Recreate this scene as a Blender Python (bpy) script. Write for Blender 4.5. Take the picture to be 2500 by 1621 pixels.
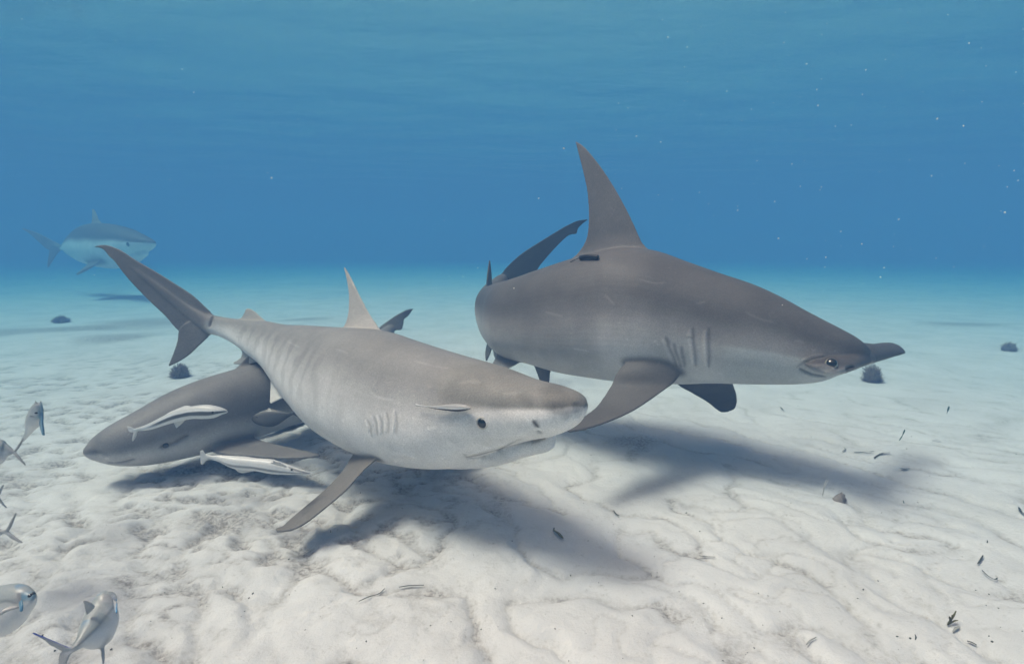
import bpy, bmesh, math, random, time
import numpy as np
from mathutils import Vector, Matrix
from mathutils.bvhtree import BVHTree
random.seed(7); RNG = np.random.default_rng(7)
T0 = time.time()
for o in list(bpy.data.objects): bpy.data.objects.remove(o, do_unlink=True)
SC = bpy.context.scene
COL = SC.collection

# ------------------------------------------------------------------ camera
FPX, CX, CY = 1250.0, 1250.0, 810.5          # the photograph: 2500 x 1621
CAM_Z, PITCH = 1.16, math.radians(8.9)      # metres above the sand, tilt down
cam = bpy.data.cameras.new('camera'); camo = bpy.data.objects.new('camera', cam)
COL.objects.link(camo)
cam.sensor_width = 36; cam.lens = 18.0; cam.clip_start = 0.02; cam.clip_end = 500
camo.location = (0, 0, CAM_Z); camo.rotation_euler = (math.pi/2 - PITCH, 0, 0)
SC.camera = camo

# ------------------------------------------------------------------ light
SUN_EL, SUN_AZ = math.radians(65), math.radians(-102)   # azimuth from +Y (ahead), to the right positive
w = bpy.data.worlds.new('World'); SC.world = w; w.use_nodes = True
nt = w.node_tree; nt.nodes.clear()
sky = nt.nodes.new('ShaderNodeTexSky'); sky.sky_type = 'NISHITA'; sky.sun_disc = False
sky.sun_elevation = SUN_EL; sky.sun_rotation = SUN_AZ; sky.dust_density = 7.0; sky.air_density = 0.8
bg = nt.nodes.new('ShaderNodeBackground'); bg.inputs[1].default_value = 0.15
ow = nt.nodes.new('ShaderNodeOutputWorld')
wb = nt.nodes.new('ShaderNodeMix'); wb.data_type = 'RGBA'; wb.blend_type = 'MULTIPLY'; wb.inputs['Factor'].default_value = 1.0
wb.inputs['B'].default_value = (1.0, 0.565, 0.45, 1)      # the photograph's white balance takes the blue out of the daylight
nt.links.new(sky.outputs[0], wb.inputs['A']); nt.links.new(wb.outputs['Result'], bg.inputs[0]); nt.links.new(bg.outputs[0], ow.inputs[0])
sl = bpy.data.lights.new('sun', 'SUN'); sl.energy = 2.55; sl.angle = math.radians(16.0); sl.color = (1.0, 0.625, 0.57)
so = bpy.data.objects.new('sun', sl); COL.objects.link(so)
sdir = Vector((math.sin(SUN_AZ)*math.cos(SUN_EL), math.cos(SUN_AZ)*math.cos(SUN_EL), math.sin(SUN_EL)))
so.rotation_euler = sdir.to_track_quat('Z', 'Y').to_euler(); so.location = sdir*20
SC.view_settings.view_transform = 'Standard'; SC.view_settings.look = 'None'
SC.view_settings.exposure = 1.02; SC.view_settings.gamma = 1.0
try:
    SC.cycles.use_denoising = True; SC.cycles.denoiser = 'OPENIMAGEDENOISE'
    SC.cycles.volume_bounces = 3; SC.cycles.max_bounces = 8; SC.cycles.diffuse_bounces = 4
    SC.cycles.glossy_bounces = 3; SC.cycles.transparent_max_bounces = 8
    SC.cycles.caustics_reflective = False; SC.cycles.caustics_refractive = False
    SC.cycles.sample_clamp_indirect = 4.0
except Exception as e: print(e)
HAZE_EXT = (0.132, 0.071, 0.073); HAZE_SCAT = (0.0100, 0.0212, 0.0425)      # per metre, red green blue
HAZE_DENSITY = HAZE_EXT[0]
HAZE_ALBEDO = tuple(s/HAZE_DENSITY for s in HAZE_SCAT)
HAZE_ABS = tuple(max(0.0, 1-(e-s)/(HAZE_DENSITY-s))**2 for e, s in zip(HAZE_EXT, HAZE_SCAT))

# ------------------------------------------------------------------ helpers
cp, sp = math.cos(PITCH), math.sin(PITCH)
R_ = np.array([1.0, 0, 0]); U_ = np.array([0, sp, cp]); F_ = np.array([0, cp, -sp]); C0 = np.array([0, 0, CAM_Z])
def W(px, py, d): return C0 + F_*d + R_*((px-CX)/FPX*d) - U_*((py-CY)/FPX*d)
def ray(px, py):
    v = F_ + R_*((px-CX)/FPX) - U_*((py-CY)/FPX); return v/np.linalg.norm(v)
def nz(v): return v/(np.linalg.norm(v, axis=-1, keepdims=True)+1e-12)

def obj(name, verts, faces, mat=None, parent=None, smooth=True, cols=None):
    me = bpy.data.meshes.new(name)
    me.from_pydata([tuple(map(float, v)) for v in verts], [], [tuple(int(i) for i in f) for f in faces]); me.update()
    o = bpy.data.objects.new(name, me); COL.objects.link(o)
    if smooth: me.polygons.foreach_set('use_smooth', [True]*len(me.polygons))
    if mat: me.materials.append(mat)
    if parent is not None: o.parent = parent; o.matrix_parent_inverse = parent.matrix_world.inverted()
    if cols is not None: set_cols(me, cols)
    return o
def set_cols(me, cols):
    a = me.color_attributes.new('pigment', 'FLOAT_COLOR', 'POINT')
    c = np.ones((len(cols), 4), np.float32); c[:, :3] = cols
    a.data.foreach_set('color', c.ravel())
def tag(o, label=None, cat=None, group=None, kind=None):
    if label: o['label'] = label
    if cat: o['category'] = cat
    if group: o['group'] = group
    if kind: o['kind'] = kind
    return o
def thing(name, label, cat, loc, group=None):
    o = bpy.data.objects.new(name, None); COL.objects.link(o); o.location = tuple(float(x) for x in loc)
    o.empty_display_size = 0.1; o.matrix_world = Matrix.Translation(o.location)
    return tag(o, label, cat, group)

def spline(P, t):
    """Catmull-Rom through rows of P (uniform knots), evaluated at t in [0,1]."""
    P = np.asarray(P, float); n = len(P)
    Q = np.vstack([2*P[0]-P[1], P, 2*P[-1]-P[-2]])
    x = np.clip(np.asarray(t, float), 0, 1)*(n-1); i = np.minimum(x.astype(int), n-2); f = (x-i)[:, None]
    a, b, c, d = Q[i], Q[i+1], Q[i+2], Q[i+3]
    return 0.5*((2*b)+(-a+c)*f+(2*a-5*b+4*c-d)*f*f+(-a+3*b-3*c+d)*f**3)

def hash2(ix, iy, seed):
    n = (ix.astype(np.int64)*374761393 + iy.astype(np.int64)*668265263 + seed*974711) & 0x7fffffff
    n = ((n ^ (n >> 13))*1274126177) & 0x7fffffff
    return ((n ^ (n >> 16)) & 0xffff)/65535.0
def noise2(x, y, seed=0):
    """Gradient noise about -1..1."""
    ix, iy = np.floor(x), np.floor(y); fx, fy = x-ix, y-iy
    u, v = fx**3*(fx*(fx*6-15)+10), fy**3*(fy*(fy*6-15)+10)
    def g(a, b):
        h = hash2(ix+a, iy+b, seed)*2*np.pi
        return np.cos(h)*(fx-a)+np.sin(h)*(fy-b)
    return ((g(0,0)*(1-u)+g(1,0)*u)*(1-v)+(g(0,1)*(1-u)+g(1,1)*u)*v)*1.5
def smoothstep(a, b, x):
    t = np.clip((x-a)/(b-a), 0, 1); return t*t*(3-2*t)

# ------------------------------------------------------------------ materials
def new_mat(name):
    m = bpy.data.materials.new(name); m.use_nodes = True; nt = m.node_tree
    return m, nt, nt.nodes['Principled BSDF'], nt.nodes['Material Output']
def skin_mat(name, rough=0.55, mott=0.12, scale=9.0, bump=0.15, spec=0.3):
    m, nt, b, out = new_mat(name); L = nt.links.new
    at = nt.nodes.new('ShaderNodeAttribute'); at.attribute_name = 'pigment'
    tc = nt.nodes.new('ShaderNodeTexCoord')
    n1 = nt.nodes.new('ShaderNodeTexNoise'); n1.inputs['Scale'].default_value = scale*0.7; n1.inputs['Detail'].default_value = 8
    n1.inputs['Roughness'].default_value = 0.65
    n2 = nt.nodes.new('ShaderNodeTexNoise'); n2.inputs['Scale'].default_value = scale*26; n2.inputs['Detail'].default_value = 2
    L(tc.outputs['Object'], n1.inputs['Vector']); L(tc.outputs['Object'], n2.inputs['Vector'])
    mr = nt.nodes.new('ShaderNodeMapRange'); mr.inputs['To Min'].default_value = 1-mott; mr.inputs['To Max'].default_value = 1+mott
    mr.inputs['From Min'].default_value = 0.3; mr.inputs['From Max'].default_value = 0.7
    L(n1.outputs['Fac'], mr.inputs['Value'])
    mr2 = nt.nodes.new('ShaderNodeMapRange'); mr2.inputs['To Min'].default_value = 0.87; mr2.inputs['To Max'].default_value = 1.13
    mr2.inputs['From Min'].default_value = 0.3; mr2.inputs['From Max'].default_value = 0.7
    L(n2.outputs['Fac'], mr2.inputs['Value'])
    mu = nt.nodes.new('ShaderNodeMath'); mu.operation = 'MULTIPLY'; L(mr.outputs[0], mu.inputs[0]); L(mr2.outputs[0], mu.inputs[1])
    n3 = nt.nodes.new('ShaderNodeTexNoise'); n3.inputs['Scale'].default_value = scale*5; n3.inputs['Detail'].default_value = 3; n3.inputs['Distortion'].default_value = 1.5
    L(tc.outputs['Object'], n3.inputs['Vector'])
    m3 = nt.nodes.new('ShaderNodeMapRange'); m3.inputs['From Min'].default_value = 0.64; m3.inputs['From Max'].default_value = 0.74; m3.inputs['To Min'].default_value = 1.0; m3.inputs['To Max'].default_value = 1.0+1.6*mott
    L(n3.outputs['Fac'], m3.inputs['Value'])
    mu0 = nt.nodes.new('ShaderNodeMath'); mu0.operation = 'MULTIPLY'; L(mu.outputs[0], mu0.inputs[0]); L(m3.outputs[0], mu0.inputs[1])
    vm = nt.nodes.new('ShaderNodeVectorMath'); vm.operation = 'SCALE'; L(at.outputs['Color'], vm.inputs[0]); L(mu0.outputs[0], vm.inputs['Scale'])
    L(vm.outputs[0], b.inputs['Base Color'])
    b.inputs['Roughness'].default_value = rough; b.inputs['Specular IOR Level'].default_value = spec
    bp = nt.nodes.new('ShaderNodeBump'); bp.inputs['Strength'].default_value = bump; bp.inputs['Distance'].default_value = 0.004
    L(n2.outputs['Fac'], bp.inputs['Height']); L(bp.outputs[0], b.inputs['Normal'])
    return m
def plain_mat(name, col, rough=0.5, spec=0.5, mott=0.2, scale=40):
    m, nt, b, out = new_mat(name); L = nt.links.new
    tc = nt.nodes.new('ShaderNodeTexCoord')
    n1 = nt.nodes.new('ShaderNodeTexNoise'); n1.inputs['Scale'].default_value = scale; n1.inputs['Detail'].default_value = 4
    L(tc.outputs['Object'], n1.inputs['Vector'])
    mx = nt.nodes.new('ShaderNodeMix'); mx.data_type = 'RGBA'
    mx.inputs['A'].default_value = (*[c*(1-mott) for c in col], 1); mx.inputs['B'].default_value = (*[min(1, c*(1+mott)) for c in col], 1)
    L(n1.outputs['Fac'], mx.inputs['Factor']); L(mx.outputs['Result'], b.inputs['Base Color'])
    b.inputs['Roughness'].default_value = rough; b.inputs['Specular IOR Level'].default_value = spec
    return m

# ------------------------------------------------------------------ sand
def sand_height(x, y, full=False):
    r = np.hypot(x-0.2, y-1.5)
    # long, soft undulation
    h = 0.035*noise2(x*0.35+3, y*0.35, 1) + 0.018*noise2(x*0.9, y*0.9+7, 2)
    # pillow-like mounds with sharp creases, drawn out along a diagonal
    wx = x + 0.10*noise2(x*3.1, y*3.1, 3)+0.03*noise2(x*11, y*11, 13); wy = y + 0.10*noise2(x*3.1+9, y*3.1, 4)+0.03*noise2(x*11, y*11, 14)
    a = math.radians(38); u = wx*math.cos(a)+wy*math.sin(a); v = -wx*math.sin(a)+wy*math.cos(a)
    b1 = np.abs(noise2(u*3.9, v*1.7, 5)); b2 = np.abs(noise2(u*7.5+4, v*5.0, 6))
    b3 = np.abs(noise2(x*17, y*17, 7))
    patch = smoothstep(-0.5, 0.5, noise2(x*0.8+2, y*0.8+5, 8))
    near = np.exp(-np.maximum(y-1.6, 0)/1.9)
    crease = np.minimum(b1*2.6, 1)**0.75
    crease2 = np.minimum(b2*2.6, 1)**0.8
    h = h + near*(0.027*crease + 0.012*crease2*(0.4+0.6*patch) + 0.0025*b3)
    left = smoothstep(0.4, -1.2, x)*smoothstep(5.5, 2.0, y)
    h = h + left*(0.017*np.abs(noise2(x*6.5+1, y*9+2, 9)) + 0.005*noise2(x*22, y*24, 10)) 
    h = h + left*near*0.003*noise2(x*30, y*30, 12)
    far = smoothstep(3.0, 6.0, y)
    h = h + 0.05*far*noise2(x*0.5, y*0.8, 11)
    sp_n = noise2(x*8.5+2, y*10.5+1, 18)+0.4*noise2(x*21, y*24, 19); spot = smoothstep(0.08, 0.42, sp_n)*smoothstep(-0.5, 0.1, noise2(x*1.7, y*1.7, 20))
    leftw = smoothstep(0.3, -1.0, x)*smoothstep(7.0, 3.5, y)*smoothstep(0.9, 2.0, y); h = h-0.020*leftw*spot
    # dark patches painted on the sand: weed, stirred silt and shark shadow
    dark_patches = 0
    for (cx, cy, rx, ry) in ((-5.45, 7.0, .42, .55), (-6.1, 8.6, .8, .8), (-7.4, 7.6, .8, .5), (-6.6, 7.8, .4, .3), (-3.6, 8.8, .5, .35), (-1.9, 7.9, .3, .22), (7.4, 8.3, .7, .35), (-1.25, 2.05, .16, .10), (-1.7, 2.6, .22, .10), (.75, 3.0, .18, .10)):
        dark_patches = dark_patches + np.exp(-(((x-cx)/rx)**2+((y-cy)/ry)**2)**2)
    det = near**0.5*(smoothstep(0.14, 0.0, b1)*(0.35+0.65*smoothstep(-0.2, 0.5, noise2(x*5, y*5, 15))) + 0.45*smoothstep(0.10, 0.0, b2)*patch)  # creases darkened in colour: settled dirt plus shade the soft light leaves out
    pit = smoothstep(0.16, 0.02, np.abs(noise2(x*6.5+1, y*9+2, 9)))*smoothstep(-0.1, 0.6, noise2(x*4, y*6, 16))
    det = det+1.3*leftw*spot+0.9*dark_patches
    det = np.clip(det+1.0*left*pit+0.10*noise2(x*1.3, y*2.0, 17), 0, 1)  # pits darkened the same way, dirt and painted shade together
    return (h-0.02, det) if full else h-0.02
def axis(c, span, near, n):
    k = math.asinh(span/near); t = np.linspace(-1, 1, n); return c + near*np.sinh(k*t)
def ground():
    xs = axis(0.1, 54, 1.1, 900); ys = 1.9 + 0.9*np.sinh(np.linspace(-math.asinh(10/0.9), math.asinh(56/0.9), 820))
    X, Y = np.meshgrid(xs, ys); Z, DARKEN = sand_height(X, Y, True)
    nx, ny = len(xs), len(ys)
    me = bpy.data.meshes.new('sand_floor')
    V = np.stack([X, Y, Z], -1).reshape(-1, 3).astype(np.float32)
    i = np.arange(nx*ny).reshape(ny, nx)
    Fq = np.stack([i[:-1, :-1], i[:-1, 1:], i[1:, 1:], i[1:, :-1]], -1).reshape(-1, 4)
    me.vertices.add(len(V)); me.vertices.foreach_set('co', V.ravel())
    me.loops.add(Fq.size); me.loops.foreach_set('vertex_index', Fq.ravel().astype(np.int32))
    me.polygons.add(len(Fq)); me.polygons.foreach_set('loop_start', (np.arange(len(Fq))*4).astype(np.int32))
    me.polygons.foreach_set('loop_total', np.full(len(Fq), 4, np.int32)); me.polygons.foreach_set('use_smooth', [True]*len(Fq))
    me.update(); me.validate()
    o = bpy.data.objects.new('sand_floor', me); COL.objects.link(o); o['kind'] = 'structure'
    m, nt, b, out = new_mat('sand'); L = nt.links.new
    tc = nt.nodes.new('ShaderNodeTexCoord')
    def noise(sc, det, ro=0.6):
        n = nt.nodes.new('ShaderNodeTexNoise'); n.inputs['Scale'].default_value = sc; n.inputs['Detail'].default_value = det
        n.inputs['Roughness'].default_value = ro; L(tc.outputs['Object'], n.inputs['Vector']); return n
    n1 = noise(2.2, 5); n2 = noise(420, 2); n3 = noise(60, 4, 0.7); n4 = noise(14, 6, 0.7)
    ra = nt.nodes.new('ShaderNodeValToRGB'); e = ra.color_ramp.elements
    e[0].position = 0.32; e[0].color = (0.57, 0.565, 0.56, 1); e[1].position = 0.62; e[1].color = (0.655, 0.65, 0.645, 1)
    L(n1.outputs['Fac'], ra.inputs['Fac'])
    # dark organic grains that gather in small patches
    r2 = nt.nodes.new('ShaderNodeValToRGB'); e = r2.color_ramp.elements
    e[0].position = 0.30; e[0].color = (0.62, 0.61, 0.58, 1); e[1].position = 0.46; e[1].color = (1, 1, 1, 1)
    L(n3.outputs['Fac'], r2.inputs['Fac'])
    mx = nt.nodes.new('ShaderNodeMix'); mx.data_type = 'RGBA'; mx.blend_type = 'MULTIPLY'
    mr = nt.nodes.new('ShaderNodeMapRange'); mr.inputs['From Min'].default_value = 0.48; mr.inputs['From Max'].default_value = 0.66
    L(n4.outputs['Fac'], mr.inputs['Value']); L(mr.outputs[0], mx.inputs['Factor'])
    L(ra.outputs[0], mx.inputs['A']); L(r2.outputs[0], mx.inputs['B'])
    r3 = nt.nodes.new('ShaderNodeValToRGB'); e = r3.color_ramp.elements
    e[0].position = 0.28; e[0].color = (0.66, 0.66, 0.65, 1); e[1].position = 0.45; e[1].color = (1, 1, 1, 1)
    L(n2.outputs['Fac'], r3.inputs['Fac'])
    mx2 = nt.nodes.new('ShaderNodeMix'); mx2.data_type = 'RGBA'; mx2.blend_type = 'MULTIPLY'; mx2.inputs['Factor'].default_value = 0.6
    L(mx.outputs['Result'], mx2.inputs['A']); L(r3.outputs[0], mx2.inputs['B'])
    L(mx2.outputs['Result'], b.inputs['Base Color']); b.inputs['Roughness'].default_value = 0.95; b.inputs['Specular IOR Level'].default_value = 0.1
    ad = nt.nodes.new('ShaderNodeMath'); ad.operation = 'MULTIPLY_ADD'; ad.inputs[1].default_value = 0.25
    L(n2.outputs['Fac'], ad.inputs[0]); L(n3.outputs['Fac'], ad.inputs[2])
    bp = nt.nodes.new('ShaderNodeBump'); bp.inputs['Strength'].default_value = 0.7; bp.inputs['Distance'].default_value = 0.007
    L(ad.outputs[0], bp.inputs['Height']); L(bp.outputs[0], b.inputs['Normal'])
    at = nt.nodes.new('ShaderNodeAttribute'); at.attribute_name = 'detritus_shade'  # vertex darkening that carries both dirt and painted shade
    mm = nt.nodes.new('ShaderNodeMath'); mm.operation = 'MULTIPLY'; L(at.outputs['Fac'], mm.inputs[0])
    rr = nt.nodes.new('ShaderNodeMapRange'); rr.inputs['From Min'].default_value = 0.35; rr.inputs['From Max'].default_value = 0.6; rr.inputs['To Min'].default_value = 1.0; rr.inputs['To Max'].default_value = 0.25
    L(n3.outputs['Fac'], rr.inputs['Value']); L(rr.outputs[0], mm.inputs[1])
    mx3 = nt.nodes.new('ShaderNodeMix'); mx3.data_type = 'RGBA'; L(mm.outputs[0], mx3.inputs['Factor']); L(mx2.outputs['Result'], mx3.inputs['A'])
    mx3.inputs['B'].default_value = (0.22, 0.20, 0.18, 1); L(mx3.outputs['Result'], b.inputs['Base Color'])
    at2 = me.attributes.new('detritus_shade', 'FLOAT', 'POINT'); at2.data.foreach_set('value', DARKEN.ravel().astype(np.float32))
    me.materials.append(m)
ground()

# ------------------------------------------------------------------ the sea's surface, seen from below
SURF_Z = 4.9
def sea_surface():
    n = 420; xs = np.linspace(-57, 57, n); ys = np.linspace(-12, 58, 300)
    X, Y = np.meshgrid(xs, ys)
    Z = SURF_Z + 0.025*noise2(X*0.3, Y*0.6, 21) + 0.010*noise2(X*0.8, Y*1.7, 22)
    i = np.arange(X.size).reshape(X.shape)
    Fq = np.stack([i[:-1, :-1], i[:-1, 1:], i[1:, 1:], i[1:, :-1]], -1).reshape(-1, 4)
    o = obj('water_surface', np.stack([X, Y, Z], -1).reshape(-1, 3), Fq); o['kind'] = 'structure'
    m = bpy.data.materials.new('sea_surface'); m.use_nodes = True; nt = m.node_tree; nt.nodes.clear(); L = nt.links.new
    out = nt.nodes.new('ShaderNodeOutputMaterial'); mix = nt.nodes.new('ShaderNodeMixShader')
    fr = nt.nodes.new('ShaderNodeFresnel'); fr.inputs['IOR'].default_value = 1.33
    tr = nt.nodes.new('ShaderNodeBsdfTransparent'); gl = nt.nodes.new('ShaderNodeBsdfGlossy'); gl.inputs['Roughness'].default_value = 0.06
    tc = nt.nodes.new('ShaderNodeTexCoord'); mp = nt.nodes.new('ShaderNodeMapping'); mp.inputs['Scale'].default_value = (0.6, 1.5, 1.0)
    n1 = nt.nodes.new('ShaderNodeTexNoise'); n1.inputs['Scale'].default_value = 1.3; n1.inputs['Detail'].default_value = 6; n1.inputs['Roughness'].default_value = 0.6
    bp = nt.nodes.new('ShaderNodeBump'); bp.inputs['Strength'].default_value = 0.09; bp.inputs['Distance'].default_value = 0.2
    L(tc.outputs['Object'], mp.inputs['Vector']); L(mp.outputs[0], n1.inputs['Vector']); L(n1.outputs['Fac'], bp.inputs['Height'])
    L(bp.outputs[0], gl.inputs['Normal']); L(bp.outputs[0], fr.inputs['Normal'])
    L(fr.outputs[0], mix.inputs['Fac']); L(tr.outputs[0], mix.inputs[1]); L(gl.outputs[0], mix.inputs[2]); L(mix.outputs[0], out.inputs['Surface'])
    o.data.materials.append(m)
sea_surface()

# ------------------------------------------------------------------ the water's own haze
def haze():
    x0, x1, y0, y1, z0, z1 = -62, 62, -14, 62, -1.3, SURF_Z+0.6
    v = [(x, y, z) for z in (z0, z1) for y in (y0, y1) for x in (x0, x1)]
    f = [(0,2,3,1),(4,5,7,6),(0,1,5,4),(2,6,7,3),(0,4,6,2),(1,3,7,5)]
    o = obj('haze', v, f, smooth=False); o['kind'] = 'stuff'; o['label'] = 'blue sea water haze filling the scene'
    m = bpy.data.materials.new('sea_water_haze'); m.use_nodes = True; nt = m.node_tree; nt.nodes.clear()
    out = nt.nodes.new('ShaderNodeOutputMaterial'); pv = nt.nodes.new('ShaderNodeVolumePrincipled')
    pv.inputs['Color'].default_value = (*HAZE_ALBEDO, 1); pv.inputs['Density'].default_value = HAZE_DENSITY; pv.inputs['Absorption Color'].default_value = (*HAZE_ABS, 1)
    nt.links.new(pv.outputs[0], out.inputs['Volume']); o.data.materials.append(m)
haze()
print('env', time.time()-T0)

# ------------------------------------------------------------------ animals: one continuous skin over a lofted trunk and its fins
def rings(stations, ns):
    """stations: rows (top px, top py, belly px, belly py, distance, width ratio) from tail to snout."""
    st = np.asarray(stations, float)
    T = np.array([W(r[0], r[1], r[4]) for r in st]); B = np.array([W(r[2], r[3], r[4]) for r in st])
    C = (T+B)/2
    k = np.concatenate([[0], np.cumsum(np.linalg.norm(np.diff(C, axis=0), axis=1)+0.25*np.abs(np.diff(np.linalg.norm(T-B, axis=1))))])
    k /= k[-1]; tt = np.interp(np.linspace(0, 1, ns), k, np.linspace(0, 1, len(st)))
    A = spline(np.hstack([T, B, st[:, 5:6]]), tt)
    T, B, w = A[:, :3], A[:, 3:6], A[:, 6]
    C = (T+B)/2; U = (T-B)/2
    tan = nz(np.gradient(C, axis=0)); S = nz(np.cross(tan, U))
    L = np.linalg.norm(U, axis=1)
    return dict(C=C, U=U, S=S*(w*L)[:, None], Sn=S, L=L, w=w, tan=tan, n=ns)
def loft(R, na=72, ex=2.15, belly=0.0):
    a = np.linspace(0, 2*np.pi, na, endpoint=False); c, s = np.cos(a), np.sin(a)
    cu = np.sign(c)*np.abs(c)**(2/ex); cs = np.sign(s)*np.abs(s)**(2/ex)
    V = R['C'][:, None]+R['U'][:, None]*cu[None, :, None]+R['S'][:, None]*(cs*(1+belly*(-c)))[None, :, None]
    n = R['n']; V = V.reshape(-1, 3); i = np.arange(n*na).reshape(n, na); j = np.roll(i, -1, 1)
    F = np.stack([i[:-1], i[1:], j[1:], j[:-1]], -1).reshape(-1, 4).tolist()
    V = np.vstack([V, R['C'][:1], R['C'][-1:]])
    F += [[n*na, int(j[0, q]), int(i[0, q])][::-1] for q in range(na)]
    F += [[n*na+1, int(i[-1, q]), int(j[-1, q])][::-1] for q in range(na)]
    return V, F
def foil(sections, ns=40, nc=14, thick=0.07, tmin=0.006, edge=0.0):
    """sections: rows (leading xyz, trailing xyz[, thickness]) from root to tip, in metres."""
    A = np.asarray(sections, float)
    if A.shape[1] == 6: A = np.hstack([A, np.full((len(A), 1), np.nan)])
    ch = np.linalg.norm(A[:, :3]-A[:, 3:6], axis=1)
    m = np.isnan(A[:, 6]); A[m, 6] = np.maximum(ch[m]*thick, tmin)
    mid = (A[:, :3]+A[:, 3:6])/2
    k = np.concatenate([[0], np.cumsum(np.linalg.norm(np.diff(mid, axis=0), axis=1)+1e-5)]); k /= k[-1]
    tt = np.interp(np.linspace(0, 1, ns), k, np.linspace(0, 1, len(A)))
    Q = spline(A, tt); Le, Tr, th = Q[:, :3], Q[:, 3:6], np.maximum(Q[:, 6], tmin*0.5)
    span = np.gradient((Le+Tr)/2, axis=0); chd = Tr-Le
    N = nz(np.cross(nz(span), nz(chd)))
    N = nz(N + N.mean(0)*0.5)
    x = (1-np.cos(np.linspace(0, np.pi, nc)))/2
    prof = 1.6*np.sqrt(x)*(1-x)**0.8 + 0.25*np.sin(np.pi*x)
    prof = prof/prof.max()/2; prof[0] = prof[-1] = 0.04
    hw = np.maximum(prof[None, :]*th[:, None], edge*np.array([0.55]+[1]*(nc-2)+[0.55])[None, :])
    up = Le[:, None]+chd[:, None]*x[None, :, None]+N[:, None]*hw[..., None]
    dn = Le[:, None]+chd[:, None]*x[None, :, None]-N[:, None]*hw[..., None]
    ring = np.concatenate([up, dn[:, ::-1]], 1); na = 2*nc; V = ring.reshape(-1, 3)
    i = np.arange(ns*na).reshape(ns, na); j = np.roll(i, -1, 1)
    F = np.stack([i[:-1], i[1:], j[1:], j[:-1]], -1).reshape(-1, 4).tolist()
    F.append(i[0].tolist()); F.append(i[-1][::-1].tolist())
    return V, F
def F3(rows, d0=None, d1=None):
    """pixel sections -> metre sections; rows (Lx,Ly,Tx,Ty) with distances d0..d1, or (Lx,Ly,Ld,Tx,Ty,Td)."""
    out = []
    for q, r in enumerate(rows):
        if len(r) >= 6: out.append([*W(r[0], r[1], r[2]), *W(r[3], r[4], r[5]), *(r[6:7] if len(r) > 6 else [np.nan])])
        else:
            d = d0+(d1-d0)*q/(len(rows)-1); out.append([*W(r[0], r[1], d), *W(r[2], r[3], d), np.nan])
    return out
def sagittal(R, px, py, rows):
    """sections traced in the animal's own middle plane beside the image point (px,py)."""
    c = R['C']-C0; u = c@R_/(c@F_)*FPX+CX; k = int(np.argmin(np.abs(u-px)+0.3*np.abs(-(c@U_)/(c@F_)*FPX+CY-py)))
    n = R['Sn'][k]; P = R['C'][k]; out = []
    for r in rows:
        s = []
        for (x, y) in ((r[0], r[1]), (r[2], r[3])):
            v = ray(x, y); t = np.dot(P-C0, n)/np.dot(v, n); s += list(C0+v*t)
        out.append(s+[r[4] if len(r) > 4 else np.nan])
    return out
def mirror_pt(R, P):
    k = int(np.argmin(((R['C']-P)**2).sum(1))); return P-2*np.dot(P-R['C'][k], R['Sn'][k])*R['Sn'][k]

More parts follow.
